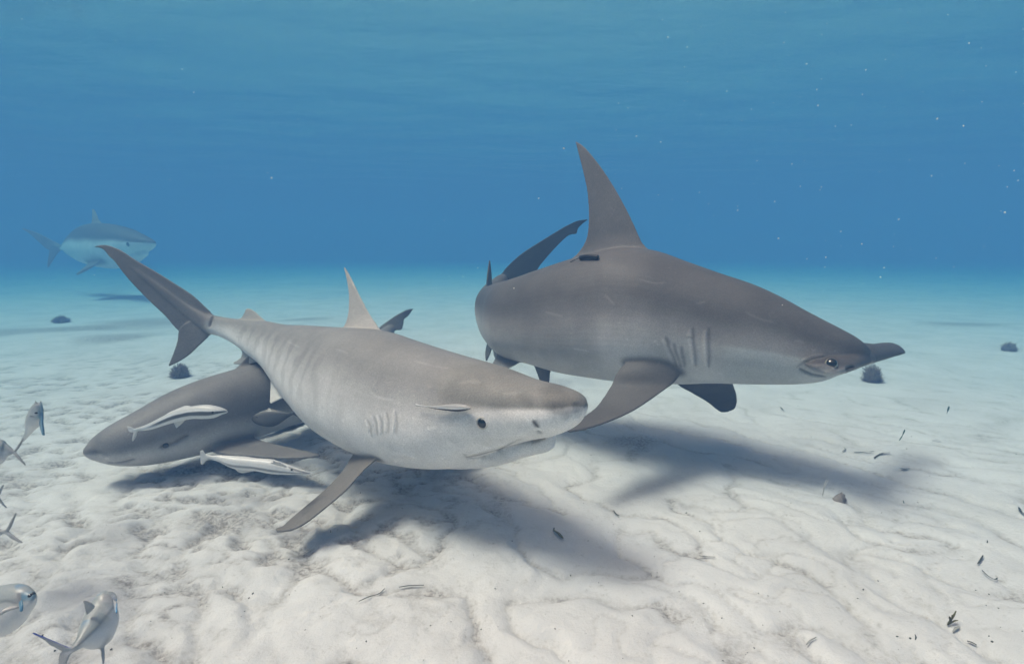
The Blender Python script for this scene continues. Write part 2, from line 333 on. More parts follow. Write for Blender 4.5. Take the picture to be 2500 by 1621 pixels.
class Creature: pass
def creature(name, label, cat, stations, fins=(), extra=(), voxel=0.006, ns=200, na=72, colour=None, fincolour=None,
             mat=None, group=None, smooth=6, ex=2.15, grooves=(), marks=(), loftarg=0.0):
    R = rings(stations, ns); parts = [loft(R, na, ex, loftarg)]
    finpts = []
    for f in fins:
        kw = dict(f[1]) if isinstance(f, tuple) and len(f) == 2 and isinstance(f[1], dict) else {}
        sec = f[0] if kw or (isinstance(f, tuple) and isinstance(f[1], dict)) else f
        V, Fc = foil(sec, edge=1.05*voxel, **kw); parts.append((V, Fc)); finpts.append((V, Fc))
    for e in extra: parts.append(e)
    V = []; Fc = []; off = 0
    for v, f in parts: V.append(v); Fc += [[i+off for i in q] for q in f]; off += len(v)
    V = np.vstack(V)
    me = bpy.data.meshes.new('tmp'); me.from_pydata(V.tolist(), [], Fc); me.update()
    bm = bmesh.new(); bm.from_mesh(me)
    bmesh.ops.recalc_face_normals(bm, faces=bm.faces); bm.to_mesh(me); bm.free()
    tmp = bpy.data.objects.new('tmp', me); COL.objects.link(tmp)
    md = tmp.modifiers.new('r', 'REMESH'); md.mode = 'VOXEL'; md.voxel_size = voxel; md.use_smooth_shade = True
    dg = bpy.context.evaluated_depsgraph_get(); ev = tmp.evaluated_get(dg)
    mesh = bpy.data.meshes.new_from_object(ev); mesh.name = 'body'
    bpy.data.objects.remove(tmp, do_unlink=True); bpy.data.meshes.remove(me)
    nv = len(mesh.vertices); P = np.empty(nv*3, np.float32); mesh.vertices.foreach_get('co', P); P = P.reshape(-1, 3).astype(float)
    ne = len(mesh.edges); E = np.empty(ne*2, np.int32); mesh.edges.foreach_get('vertices', E); E = E.reshape(-1, 2)
    deg = np.bincount(E.ravel(), minlength=nv).astype(float); deg[deg == 0] = 1
    def lap(X):
        out = np.zeros_like(X)
        for q in range(X.shape[1]):
            out[:, q] = np.bincount(E[:, 0], X[E[:, 1], q], nv)+np.bincount(E[:, 1], X[E[:, 0], q], nv)
        return out/deg[:, None]-X
    def params(P):
        best = np.full(len(P), 1e9); k = np.zeros(len(P), int)
        for s0 in range(0, len(P), 40000):
            D = ((P[s0:s0+40000, None, :]-R['C'][None, ::2])**2).sum(-1); k[s0:s0+40000] = D.argmin(1)*2
        d = P-R['C'][k]; sp_ = np.maximum(np.linalg.norm(np.gradient(R['C'], axis=0), axis=1), 1e-5)
        kf = np.clip(k+np.clip((d*R['tan'][k]).sum(1)/sp_[k], -6, 6), 0, R['n']-1.001); k0 = kf.astype(int); f = kf-k0
        mixr = lambda A: A[k0]*(1-f[:, None])+A[k0+1]*f[:, None] if A.ndim == 2 else A[k0]*(1-f)+A[k0+1]*f
        d = P-mixr(R['C']); L_ = mixr(R['L']); v = (d*mixr(R['U'])).sum(1)/L_**2
        s = (d*mixr(R['Sn'])).sum(1)/(L_*mixr(R['w'])); t = kf/(R['n']-1)
        return t, v, s, k
    t, v, s, k = params(P)
    r = np.hypot(v, s); onfin = smoothstep(1.04, 1.22, r)
    # fillet where fins leave the trunk
    fil = smoothstep(0.93, 1.03, r)*smoothstep(1.55, 1.15, r) if len(finpts) else np.zeros(nv)
    for _ in range(smooth): P += 0.5*lap(P); P -= 0.52*lap(P)
    near_fin = np.zeros(nv)
    if finpts:
        fv, ff, owner, off = [], [], [], 0
        for q, (a_, b_) in enumerate(finpts):
            fv += [tuple(p) for p in a_]; ff += [tuple(int(i)+off for i in f) for f in b_]; owner += [q]*len(b_); off += len(a_)
        fb = BVHTree.FromPolygons(fv, ff); idx = np.where(r > 0.9)[0]; fid = np.full(nv, -1); fdist = np.full(nv, 9.0)
        for q in idx:
            co, no, ii, dist = fb.find_nearest(P[q])
            if ii is not None: fid[q] = owner[ii]; fdist[q] = dist
        near_fin = (fdist < 12*voxel).astype(float)
        onfin = np.maximum(onfin*near_fin, smoothstep(4.5*voxel, 1.5*voxel, fdist)*smoothstep(0.9, 0.97, r))
        sm = onfin[:, None]
        for _ in range(26): sm = sm+0.6*lap(sm)
        onfin = sm[:, 0]
    else: fid = np.full(nv, -1)
    fw = (fil*near_fin)[:, None]
    for _ in range(14): P += 0.5*fw*lap(P)
    mesh.vertices.foreach_set('co', P.astype(np.float32).ravel()); mesh.update()
    A = Creature(); A.R = R; A.mesh = mesh
    bvh = BVHTree.FromPolygons([tuple(p) for p in P], [tuple(f.vertices) for f in mesh.polygons])
    A.bvh = bvh
    def hit(px, py):
        d = ray(px, py); h = bvh.ray_cast(Vector(C0), Vector(d))
        return (np.array(h[0]), np.array(h[1])) if h[0] is not None else (None, None)
    A.hit = hit
    cols = colour(t, v, s, P)
    if fincolour is not None and finpts:
        fc = fincolour(fid, t, v, s, P); cols = cols*(1-onfin[:, None])+fc*onfin[:, None]
    N = np.empty(nv*3, np.float32)
    try: mesh.vertices.foreach_get('normal', N)
    except Exception: pass
    N = N.reshape(-1, 3).astype(float)
    dep = np.zeros(nv)
    # grooves: (pixel polyline, half width m, depth m, darkening 0..1 or colour, both sides?)
    for g in grooves:
        pts, wid, depth, dark = g[:4]; both = g[4] if len(g) > 4 else True
        q = spline(np.array(pts, float), np.linspace(0, 1, 40)); h3 = []
        for (x, y) in q:
            hp, hn = hit(x, y)
            if hp is not None: h3.append(hp)
        if len(h3) < 3: print('groove missed', name, pts[0]); continue
        h3 = np.array(h3); med = np.median(h3, axis=0)
        h3 = h3[np.linalg.norm(h3-med, axis=1) < 0.5*(np.linalg.norm(h3[0]-h3[-1])+0.2)]
        for side in ((0, 1) if both else (0,)):
            L3 = h3 if side == 0 else np.array([mirror_pt(R, p) for p in h3])
            lo, hi = L3.min(0)-4*wid, L3.max(0)+4*wid
            ix = np.where(((P > lo) & (P < hi)).all(1))[0]
            if len(ix) == 0: continue
            a, b = L3[:-1], L3[1:]; ab = b-a; l2 = (ab**2).sum(1)+1e-12; best = np.full(len(ix), 9.0); pos = np.zeros(len(ix))
            for m in range(len(a)):
                tt = np.clip(((P[ix]-a[m])@ab[m])/l2[m], 0, 1); D = np.linalg.norm(P[ix]-(a[m]+tt[:, None]*ab[m]), axis=1)
                u = D < best; best[u] = D[u]; pos[u] = (m+tt[u])/len(a)
            taper = 0.35+0.65*np.sqrt(np.clip(np.minimum(pos, 1-pos)*6, 0, 1))
            gws = np.exp(-(best/(wid*taper))**2)
            dep[ix] = np.maximum(dep[ix], gws*depth) if depth > 0 else np.minimum(dep[ix], gws*depth)
            if isinstance(dark, tuple): gm = (gws**0.7)[:, None]; cols[ix] = cols[ix]*(1-gm)+np.array(dark)*gm
            else: cols[ix] *= (1-dark*gws)[:, None]
    P = P-N*dep[:, None]
    mesh.vertices.foreach_set('co', P.astype(np.float32).ravel()); mesh.update()
    mesh.materials.clear(); mesh.materials.append(mat)
    for _ in range(1): cols = cols+0.5*lap(cols)
    set_cols(mesh, np.clip(cols, 0.003, 1)); mesh.polygons.foreach_set('use_smooth', [True]*len(mesh.polygons))
    c = R['C'][R['n']//2]
    root = thing(name, label, cat, c, group); A.root = root
    b = bpy.data.objects.new('body', mesh); COL.objects.link(b); b.parent = root; b.matrix_parent_inverse = root.matrix_world.inverted()
    A.body = b; print(name, nv, round(time.time()-T0, 1))
    return A

def ball(name, c, rx, ry, rz, n, mat, parent, seg=24, cols=None):
    """ellipsoid whose z axis points along n."""
    n = nz(np.array(n, float)); x = nz(np.cross([0.03, 0.02, 1.0], n)); y = np.cross(n, x); V = []; F = []
    for i in range(seg//2+1):
        th = math.pi*i/(seg//2)
        for j in range(seg):
            ph = 2*math.pi*j/seg
            V.append(np.array(c)+x*rx*math.sin(th)*math.cos(ph)+y*ry*math.sin(th)*math.sin(ph)+n*rz*math.cos(th))
    for i in range(seg//2):
        for j in range(seg): a = i*seg+j; b = i*seg+(j+1) % seg; F.append((a, b, b+seg, a+seg))
    return obj(name, V, F, mat, parent, cols=cols)
M_eye = plain_mat('eye_pupil', (0.008, 0.010, 0.009), 0.12, 0.7, 0.1)
M_iris = plain_mat('eye_iris', (0.30, 0.30, 0.24), 0.25, 0.5, 0.25, 90)
M_dark = plain_mat('dark_flesh', (0.03, 0.028, 0.026), 0.7, 0.2)
M_black = plain_mat('black_plastic', (0.012, 0.012, 0.012), 0.5, 0.4)
M_tooth = plain_mat('tooth', (0.75, 0.74, 0.70), 0.35, 0.5, 0.05)
def add_eye(A, px, py, r, pr=0.72, iris=M_iris, out=0.25, squash=1.0, offset=(0, 0), face=0.0):
    for side in (0, 1):
        hp, hn = A.hit(px, py)
        if hp is None: print('eye missed'); return
        hn = nz(hn-ray(px, py)*face)
        if side == 1:
            k = int(np.argmin(((A.R['C']-hp)**2).sum(1))); S = A.R['Sn'][k]
            hp = mirror_pt(A.R, hp); hn = hn-2*np.dot(hn, S)*S
            hh = A.bvh.find_nearest(Vector(hp)); hp = np.array(hh[0]); hn = np.array(hh[1]) if face == 0 else hn
        if np.dot(hn, hn) == 0: continue
        e = ball('eye', hp-hn*r*(1-out), r, r*squash, r, hn, iris, A.root)
        o_ = R_*offset[0]*r-U_*offset[1]*r if side == 0 else 0*R_
        q_ = math.sqrt(1-pr*pr)*0.97
        p = ball('pupil', hp-hn*r*(1-out)+hn*r*q_+o_, r*pr, r*pr*squash, r*(1.05-q_), hn, M_eye, e)
        p.parent = e; p.matrix_parent_inverse = e.matrix_world.inverted()
def lerp3(a, b, f): return np.array(a)*(1-f[:, None])+np.array(b)*f[:, None]
def nz3(P, sc, seed): return 0.5*(noise2(P[:, 0]*sc+P[:, 2]*sc*0.7, P[:, 2]*sc-P[:, 1]*sc*0.4, seed)+noise2(P[:, 1]*sc+3, P[:, 2]*sc*0.8+P[:, 0]*sc*0.3, seed+1))
SKIN = skin_mat('shark_skin', 0.55, 0.15, 7.0, 0.2, 0.25)

def tube(name, pts, r, mat, parent=None, seg=10, n=24, taper=0.0):
    q = spline(np.array(pts, float), np.linspace(0, 1, n)); t = nz(np.gradient(q, axis=0)); u = nz(np.cross(t, [0.1, 0.2, 1.0])); w_ = np.cross(t, u)
    V = []; F = []
    e = np.linspace(0, 1, n); rr = r*(1-taper*e)*np.clip(np.sqrt(np.minimum(e, 1-e)*n*0.8)+0.15, 0, 1)
    for i in range(n):
        for j in range(seg):
            a = 2*math.pi*j/seg; V.append(q[i]+u[i]*rr[i]*math.cos(a)+w_[i]*rr[i]*math.sin(a))
    for i in range(n-1):
        for j in range(seg): F.append((i*seg+j, i*seg+(j+1) % seg, (i+1)*seg+(j+1) % seg, (i+1)*seg+j))
    F.append(tuple(range(seg))[::-1]); F.append(tuple(range((n-1)*seg, n*seg)))
    return obj(name, V, F, mat, parent)

# ---- tiger shark in front
def tiger_col(t, v, s, P):
    n = nz3(P, 5, 31); f = smoothstep(0.62, -0.55, v+0.10*n)
    c = lerp3((0.240, 0.238, 0.230), (0.77, 0.74, 0.715), f)
    c = c*(1+0.06*nz3(P, 2.2, 35))[:, None]
    # faded vertical bars on the hind flank
    ph = t*190+2.2*noise2(t*20, v*1.2, 36)+1.2*noise2(t*70, v*3.5, 37)+v*1.5
    bar = smoothstep(-0.05, 0.75, np.sin(ph)+0.5*noise2(t*60, v*5, 38))
    win = smoothstep(0.26, 0.32, t)*smoothstep(0.72, 0.52, t)*smoothstep(-0.62, -0.25, v)*smoothstep(0.66, 0.35, v)
    c *= (1-0.17*bar*win)[:, None]
    tl = smoothstep(0.235, 0.185, t)[:, None]; c = c*(1-tl)+np.array([.15, .14, .137])*tl
    # head: olive crown against a pale cheek
    h = smoothstep(0.80, 0.86, t)
    ew = 0.10+0.30*smoothstep(0.92, 0.82, t); edge = smoothstep(-ew, ew, v+0.06*n-0.05-0.25*smoothstep(0.97, 1.0, t))
    hc = lerp3((0.78, 0.745, 0.71), (0.225, 0.222, 0.205), edge)
    c = c*(1-h[:, None])+hc*h[:, None]
    sn = smoothstep(0.945, 0.965, t)*smoothstep(-0.3, -0.05, v+0.1*n)
    c *= (1-0.28*sn*smoothstep(-0.1, 0.5, nz3(P, 11, 41)+0.25))[:, None]
    c *= (1+0.10*h*nz3(P, 9, 43)-0.10*h*smoothstep(0.1, 0.5, nz3(P, 17, 44)))[:, None]
    return c
def tiger_fin(fid, t, v, s, P):
    c = np.tile(np.array([[0.27, 0.262, 0.245]]), (len(P), 1))
    c[fid == 0] = (0.42, 0.40, 0.375); c[fid == 1] = (0.36, 0.345, 0.32)
    c[fid == 2] = (0.40, 0.385, 0.36); c[fid == 3] = (0.62, 0.60, 0.57)
    c[fid == 4] = (0.16, 0.15, 0.138); c[fid == 6] = (0.145, 0.135, 0.13); c[fid == 7] = (0.16, 0.15, 0.145)
    return c
TS = [(300,632,298,638,3.17,.5),(380,688,374,704,3.15,.35),(450,738,442,764,3.14,.35),(500,766,492,806,3.13,.5),(524,770,514,816,3.12,.7),(551,775,541,823,3.10,.8),(600,781,576,842,3.05,.82),(655,785,618,872,2.97,.85),
 (706,794,655,902,2.88,.88),(764,797,692,946,2.78,.9),(825,801,737,999,2.67,.9),(885,803,797,1056,2.56,.9),(945,809,862,1095,2.44,.9),
 (1000,827,930,1123,2.33,.92),(1057,846,1000,1139,2.22,.94),(1118,865,1070,1145,2.10,.98),(1178,882,1140,1137,2.0,1.02),(1235,900,1208,1101,1.90,1.08),
 (1299,924,1279,1078,1.81,1.15),(1357,938,1337,1067,1.735,1.2),(1398,952,1382,1051,1.69,1.2),(1422,968,1412,1030,1.665,1.2),(1433,985,1431,1008,1.655,1.1)]
def tiger():
    R = rings(TS, 200)
    d1 = sagittal(R, 850, 950, [(950,845,822,845,.07),(927,802,832,812,.05),(901,762,848,775),(882,729,853,726),(860,684,847,682),(846,659,842,660),(841.5,652,840,652)])
    d2 = sagittal(R, 600, 820, [(665,805,590,805,.04),(651,785,552,794,.02),(632,768,584,779),(617,757,596,766),(606,753,601,755)])
    an = sagittal(R, 600, 830, [(655,860,585,825,.04),(634,881,575,838,.02),(620,887,588,853),(603,890,589,872),(572,889,570,885)])
    pv = F3([(722,940,2.72,680,895,2.82,.03),(707,967,2.66,662,910,2.78,.02),(682,976,2.64,660,945,2.74),(661,986,2.64,659,983,2.66)])
    pc = F3([(985,1085,2.26,890,1060,2.5,.10),(944,1110,2.16,888,1090,2.38,.055),(917,1124,2.12,861,1112,2.33),(886,1150,2.08,835,1152,2.24),(845,1196,2.03,799,1192,2.17),
             (790,1243,1.98,744,1239,2.09),(743,1279,1.95,708,1269,2.02),(707,1295,1.93,690,1286,1.97),(676,1298,1.93,672,1291,1.95)])
    pf = F3([(1060,1040,2.5,960,1030,2.75,.08),(1090,1050,2.62,1000,1040,2.85),(1160,1060,2.8,1090,1050,3.0),(1235,1062,2.98,1190,1050,3.1),(1262,1066,3.08,1255,1060,3.12)])
    cu = F3([(548,782,525,812),(522,768,480,826),(472,722,438,809),(430,694,403,771),(380,663,356,726),(330,634,310,677),(300,614,279,637),(281,605,268,628),(262,599,256,612),(245,599,243,605),(231,602,231,604)], 3.13, 3.2)
    cl = F3([(530,800,470,780),(517,815,440,800),(488,842,434,830),(466,863,428,850),(440,881,420,872),(413,894,412,890)], 3.13, 3.1)
    JS = [(1130,1070,1085,1144,2.11,.8),(1160,1082,1130,1145,2.05,.8),(1230,1075,1208,1138,1.945,.9),(1299,1062,1288,1115,1.885,.95),(1335,1052,1336,1103,1.85,1.1),(1354,1056,1354,1090,1.84,1.0)]
    g = []
    for xs in ((897,1025,909,1068),(912,1015,922,1064),(926,1013,935,1060),(944,1006,948,1056),(966,1004,967,1058)):
        x0, y0, x1, y1 = xs; g.append(([(x0,y0),((x0+x1)/2+2,y0*.66+y1*.34),((x0+x1)/2+3,y0*.33+y1*.67),(x1,y1)], .0065, .010, .34))
        g.append(([(x0-6,y0+2),((x0+x1)/2-4,(y0+y1)/2),(x1-6,y1-2)], .006, -.004, -.12))
    g += [([(1140,1116),(1165,1111),(1195,1103),(1254,1086),(1285,1079),(1330,1070)], .0075, .013, .55),
          ([(1132,1108),(1143,1117),(1160,1120),(1185,1114)], .006, .008, .35), ([(1150,1106),(1170,1100),(1200,1091),(1240,1080)], .007, -.005, -.12),
          ([(1302,1027),(1307,1034),(1314,1043)], .009, .016, .92), ([(1352,985),(1375,1004),(1385,1022)], .026, 0.0, .22), ([(1405,985),(1412,1000),(1414,1018)], .016, .003, .2), ([(1268,965),(1290,978),(1296,990)], .018, 0.0, .2),
          ([(1312,1052),(1318,1056),(1322,1060)], .006, .004, .5),
          ([(960,1110),(985,1112),(1010,1116)], .010, -.004, 0.0),
          ([(520,772),(514,785),(511,798)], .010, .010, .5)]
    for q in ([(1010,880),(1060,893),(1095,899)], [(820,850),(850,862)], [(1120,935),(1150,930),(1175,934)], [(1230,960),(1262,958)], [(905,955),(925,968),(960,975)], [(700,830),(730,846)], [(1040,1045),(1065,1040)]): g.append((q, .0045, .001, -.22, False))
    A = creature('tiger_shark', 'large pale grey shark with faint flank bars and blunt snout, nearest the camera', 'shark', TS,
        fins=[d1, d2, an, pv, pc, pf, cu, cl], extra=[loft(rings(JS, 40), 48)], voxel=.0046, colour=tiger_col, fincolour=tiger_fin, mat=SKIN, grooves=g, group='sharks over the sand')
    add_eye(A, 1177, 1033, .0205, .88, out=.28, face=.3)
    add_eye_rim(A, 1177, 1033, .0205)
    return A
def add_eye_rim(A, px, py, r):
    hp, hn = A.hit(px, py)
    n = nz(hn-ray(px, py)*.3); u = nz(np.cross(n, [0, 0, 1.0])); w_ = np.cross(n, u)
    pts = [hp+(u*math.cos(a)+w_*math.sin(a))*r*1.0-n*r*.02 for a in np.linspace(0, 2*math.pi, 13)]
    tube('eyelid', pts, r*.13, M_lid, A.root, n=40, seg=8)
M_lid = plain_mat('eyelid_skin', (0.62, 0.57, 0.50), 0.5, 0.3, 0.1)
TIGER = tiger()

# ---- great hammerhead on the right
def ham_col(t, v, s, P):
    n = nz3(P, 4, 51); f = smoothstep(0.35, -0.70, v+0.10*n)
    c = lerp3((0.106, 0.101, 0.099), (0.50, 0.465, 0.44), f); c *= (1+0.08*nz3(P, 2.0, 55))[:, None]
    pale = smoothstep(-0.66, -0.92, v+0.05*n)*smoothstep(0.55, 0.62, t); c = c*(1-pale[:, None])+np.array([.52,.51,.50])*pale[:, None]
    # pale cheek behind the eye
    ck = smoothstep(0.79, 0.83, t)*smoothstep(-0.24, -0.34, v+0.03*n); ck *= smoothstep(0.5, 0.62, t)
    c = c*(1-ck[:, None])+np.array([.46,.455,.44])*ck[:, None]
    vp = smoothstep(.30, .22, t)*smoothstep(-.45, -.8, v); c = c*(1-vp[:, None])+np.array([.50,.48,.46])*vp[:, None]
    gp = smoothstep(.60, .645, t)*smoothstep(.73, .68, t)*smoothstep(-.95, -.6, v)*smoothstep(.1, -.2, v); c *= (1+0.35*gp)[:, None]
    return c
def ham_fin(fid, t, v, s, P):
    c = np.tile(np.array([[0.100, 0.096, 0.094]]), (len(P), 1)); c[fid == 0] = (0.145, 0.138, 0.134); c[fid == 1] = (0.085, 0.085, 0.088); c[fid == 2] = (0.03, 0.04, 0.045)
    c[fid == 4] = (0.40,.39,.38); c[fid == 5] = (0.2,.195,.19); c[fid == 8] = (0.080, 0.074, 0.072)
    # underside of the hammer
    m = fid == 8; lo = smoothstep(-0.35, -0.75, v); c[m] = c[m]*(1-lo[m][:, None])+np.array([.42, .41, .40])*lo[m][:, None]
    return c
HS = [(1232,668,1228,700,4.55,.6),(1226,672,1215,716,4.38,.8),(1205,690,1193,748,4.15,.85),(1192,703,1184,782,3.95,.7),(1195,699,1186,818,3.74,.46),(1218,691,1204,846,3.52,.5),
 (1255,683,1243,874,3.33,.75),(1310,664,1308,892,3.2,.85),(1375,643,1373,910,3.09,.9),(1440,624,1438,921,2.99,.9),(1520,607,1510,931,2.89,.9),(1600,613,1580,936,2.79,.9),
 (1680,640,1660,938,2.70,.88),(1760,668,1740,936,2.61,.85),(1840,695,1815,938,2.53,.82),(1910,727,1885,939,2.47,.8),(1970,760,1950,938,2.42,.8),(2030,792,2002,932,2.385,.82),
 (2080,819,2045,916,2.37,.8),(2108,838,2075,906,2.37,.7),(2126,853,2100,896,2.37,.5)]
def hammer():
    R = rings(HS, 220)
    d1 = sagittal(R, 1490, 780, [(1625,660,1375,680,.12),(1585,610,1384,641,.07),(1570,593,1409,619,.045),(1557,567,1431,583),(1545,542,1437.5,537),(1514,483,1434.5,472),(1482,430,1423,416),(1450,386,1413,377),(1425,358,1407,353),(1408,347,1405,346)])
    d2 = F3([(1186,720,3.7,1203,720,4.05,.03),(1187,700,3.78,1201,693,4.02,.024),(1190,672,3.84,1199,672,4.0),(1193,650,3.9,1197,650,3.98),(1195,636,3.95,1195,636,3.97)])
    cu = F3([(1210,688,1250,700),(1231,659,1300,673),(1271.7,620.8,1322,643.6),(1322,588,1357,604),(1372,557.6,1388,575),(1390,548,1407,571),(1408,540,1411,558),(1422,537,1424,545),(1434,536,1434,538)], 4.45, 4.6)
    an = F3([(1212,815,3.6,1194,812,3.8,.02),(1204,838,3.6,1190,838,3.8),(1198,860,3.65,1186,860,3.8),(1188,881,3.8,1187,881,3.82)])
    an2 = F3([(1226,820,3.5,1205,820,3.6,.02),(1222,845,3.5,1203,846,3.6),(1216,865,3.5,1205,866,3.56),(1213,878,3.5,1210,878,3.52)])
    pv = F3([(1290,860,3.22,1225,840,3.36,.06),(1270,884,3.2,1212,868,3.36),(1240,900,3.2,1200,892,3.34),(1195,915,3.2,1190,912,3.24)])
    pv2 = F3([(1352,880,3.4,1290,868,3.5,.05),(1343,910,3.4,1304,892,3.5),(1340,935,3.4,1318,928,3.5),(1336,965,3.42,1330,965,3.45)])
    pc = F3([(1675,890,2.56,1560,850,2.62,.12),(1651,930,2.5,1508,905,2.58,.07),(1620,953,2.46,1490,945,2.55),(1550,1000,2.38,1460,990,2.48),(1484,1030,2.32,1434,1012,2.4),(1430,1047,2.27,1405,1033,2.33),(1390,1055,2.24,1384,1051,2.26)])
    pf = F3([(1785,905,2.85,1650,900,2.95,.08),(1789,935,2.92,1652,935,3.0,.04),(1797,960,2.97,1690,959,3.05),(1799,981,3.0,1727,981,3.07),(1793,998,3.03,1748,998,3.08),(1776,1006,3.05,1762,1006,3.08)])
    hm = F3([(2042,908,2.10,1990,894,2.14,.03),(2050,909,2.115,1966,889,2.19,.050),(2067,905,2.14,1975,886,2.28,.062),(2091,897,2.2,2000,879,2.38,.068),(2113,888,2.28,2045,862,2.46,.075),
             (2140,880,2.4,2080,842,2.58,.085),(2165,873,2.5,2118,843,2.68,.07),(2185,868,2.58,2150,838,2.75,.055),(2204,864,2.66,2180,839,2.8,.035),(2210,862,2.70,2200,853,2.77,.016)])
    g = []
    for xs in ((1626,822,1653,894),(1664,845,1672,896),(1692,800,1699,894),(1731,800,1731,897),(1645,838,1663,896)):
        x0, y0, x1, y1 = xs; bend = 5
        g.append(([(x0,y0),(x0*.67+x1*.33-bend*.3,y0*.67+y1*.33),(x0*.33+x1*.67,y0*.33+y1*.67),(x1,y1)], .0085, .011, .46))
        g.append(([(x0-9,y0+8),(x0*.67+x1*.33-bend*.3-9,y0*.67+y1*.33),(x0*.33+x1*.67-9,y0*.33+y1*.67),(x1-8,y1-4)], .010, -.003, -.22))
    g += [([(1952,899),(1965,907),(1985,915),(2016,921)], .007, .008, .65), ([(1944,898),(1960,886),(1972,880)], .006, .004, .35),
          ([(2066,905),(2074,900),(2086,896)], .009, .014, .75), ([(2010,884),(2020,873),(2036,872),(2046,884),(2044,900),(2030,908)], .006, .002, .35), ([(2063,913),(2068,908),(2075,904)], .005, .005, .5),
          ([(1960,881),(1985,873),(2010,868)], .010, -.004, 0.25)]
    for q in ([(1820,760),(1850,775),(1895,788)], [(1480,720),(1500,742)], [(1330,760),(1375,772)], [(1560,680),(1600,690),(1625,688)], [(1700,740),(1722,735)], [(1940,830),(1965,836)], [(1400,850),(1440,858)]): g.append((q, .005, .001, -.32, False))
    A = creature('hammerhead_shark', 'big dark grey hammerhead shark with a very tall back fin and black tag', 'shark', HS,
        fins=[d1, d2, cu, an, an2, pv, pv2, pc, (hm, dict(nc=20, ns=60)), pf], voxel=.0052, colour=ham_col, fincolour=ham_fin, mat=SKIN, grooves=g, group='sharks over the sand', ns=220)
    add_eye(A, 2029, 889, .0245, .80, out=.95, face=1.6)
    # tag: a stub on a thin leader
    hp, hn = A.hit(1442, 633)
    a, _ = A.hit(1417, 634); b, _ = A.hit(1464, 633)
    if a is not None and b is not None:
        tube('tag_capsule', [a+hn*.012, (a+b)/2+hn*.02, b+hn*.012], .0125, M_black, A.root)
        c, _ = A.hit(1392, 641)
        if c is not None: tube('tag_leader', [c+hn*.002, (a+c)/2+hn*.008, a+hn*.012], .002, M_black, A.root)
    return A
HAMMER = hammer()
# ---- the shark low over the sand, behind the tiger's tail
def third_col(t, v, s, P):
    n = nz3(P, 5, 61); f = smoothstep(-0.10, -0.62, v+0.10*n)
    c = lerp3((0.180, 0.172, 0.168), (0.48, 0.455, 0.44), f); j = (smoothstep(.86, .92, t)*smoothstep(-.35, -.6, v))[:, None]; c = c*(1-j)+np.array([.5, .46, .44])*j; return c*(1+0.10*nz3(P, 2.5, 65))[:, None]
def third_fin(fid, t, v, s, P): return np.tile(np.array([[0.165, 0.158, 0.155]]), (len(P), 1))
S3 = [(952,795,955,823,4.45,.8),(930,805,935,860,4.3,.85),(900,822,902,905,4.05,.9),(850,838,855,960,3.75,.9),(790,850,800,1000,3.5,.9),(720,866,742,1026,3.25,.9),
      (650,882,668,1052,3.05,.92),(570,902,600,1078,2.92,.95),(490,926,520,1102,2.8,.98),(414,957,440,1121,2.7,1.0),(336,1000,362,1135,2.6,1.1),(271,1036,290,1137,2.53,1.2),
      (237,1060,245,1129,2.49,1.2),(214,1083,218,1120,2.46,1.15),(203,1097,204,1110,2.45,1.0)]
def third():
    R = rings(S3, 180)
    d1 = F3([(560,925,2.92,720,900,3.2,.06),(577,897,2.94,702,875,3.18,.05),(600,872,2.97,692,860,3.16),(632,848,3.02,690,842,3.14),(660,825,3.07,680,822,3.11)])
    pc = F3([(500,1060,2.72,600,1030,2.9,.09),(510,1098,2.68,612,1060,2.86,.05),(550,1110,2.62,640,1076,2.8),(600,1113,2.56,678,1087,2.72),(675,1119,2.5,718,1096,2.62),(738,1118,2.48,757,1105,2.55),(779,1113,2.47,781,1110,2.48)])
    pf = F3([(560,1040,3.1,640,1030,3.3,.07),(640,1050,3.3,700,1035,3.4,.04),(720,1040,3.55,760,1030,3.6),(790,1035,3.8,800,1030,3.82)])
    cu = F3([(925,800,945,830),(932,794,959,810),(963,772,979,805),(977,764,984,795),(990,757,986,780),(1000,754.5,996,772),(1009,753.5,1008,755)], 4.42, 4.55)
    g = [([(262,1130),(285,1131),(310,1127),(330,1121)], .008, .008, .6), ([(226,1103),(250,1108),(268,1112)], .008, .003, .25)]
    g += [([(392,1093),(405,1089),(425,1083),(458,1064)], .013, .010, .6)]
    A = creature('lemon_shark', 'plain mid grey shark gliding low over the sand, facing left behind the pale shark', 'shark', S3, fins=[d1, pc, pf, cu], voxel=.007,
                 colour=third_col, fincolour=third_fin, mat=SKIN, grooves=g, group='sharks over the sand')
    add_eye(A, 405, 1088, .016, .85, out=.2)
    return A
THIRD = third()

# ---- the distant tiger
FS = 1.38
def fs6(rows): return [(*r[:4], r[4]*FS, *r[5:]) for r in rows]
def fs9(rows): return [(r[0], r[1], r[2]*FS, r[3], r[4], r[5]*FS, *r[6:]) for r in rows]
def far_col(t, v, s, P):
    f = smoothstep(0.25, -0.15, v+0.08*nz3(P, 3, 71)); h = smoothstep(.80, .9, t)
    f2 = smoothstep(-0.02, -0.16, v+0.05*nz3(P, 6, 72)); f = f*(1-h)+f2*h
    return lerp3((0.10, 0.10, 0.095), (0.78, 0.76, 0.72), f)
def far_fin(fid, t, v, s, P):
    c = np.tile(np.array([[0.17, 0.165, 0.155]]), (len(P), 1)); c[fid == 0] = (.30, .29, .25); return c
SF = [(140,600,141,612,10.6,.6),(153,597,157,612,10.4,.8),(185,575,178,627,10.1,.85),(222,553,212,644,9.8,.9),(250,546,240,652,9.5,.9),(283,549,272,655,9.2,.95),(310,556,300,648,9.0,1.0),
      (328,564,320,630,8.8,1.05),(346,572,338,618,8.65,1.15),(362,580,357,611,8.55,1.2),(372,586,370,603,8.5,1.2),(376,590,376,597,8.48,1.0)]
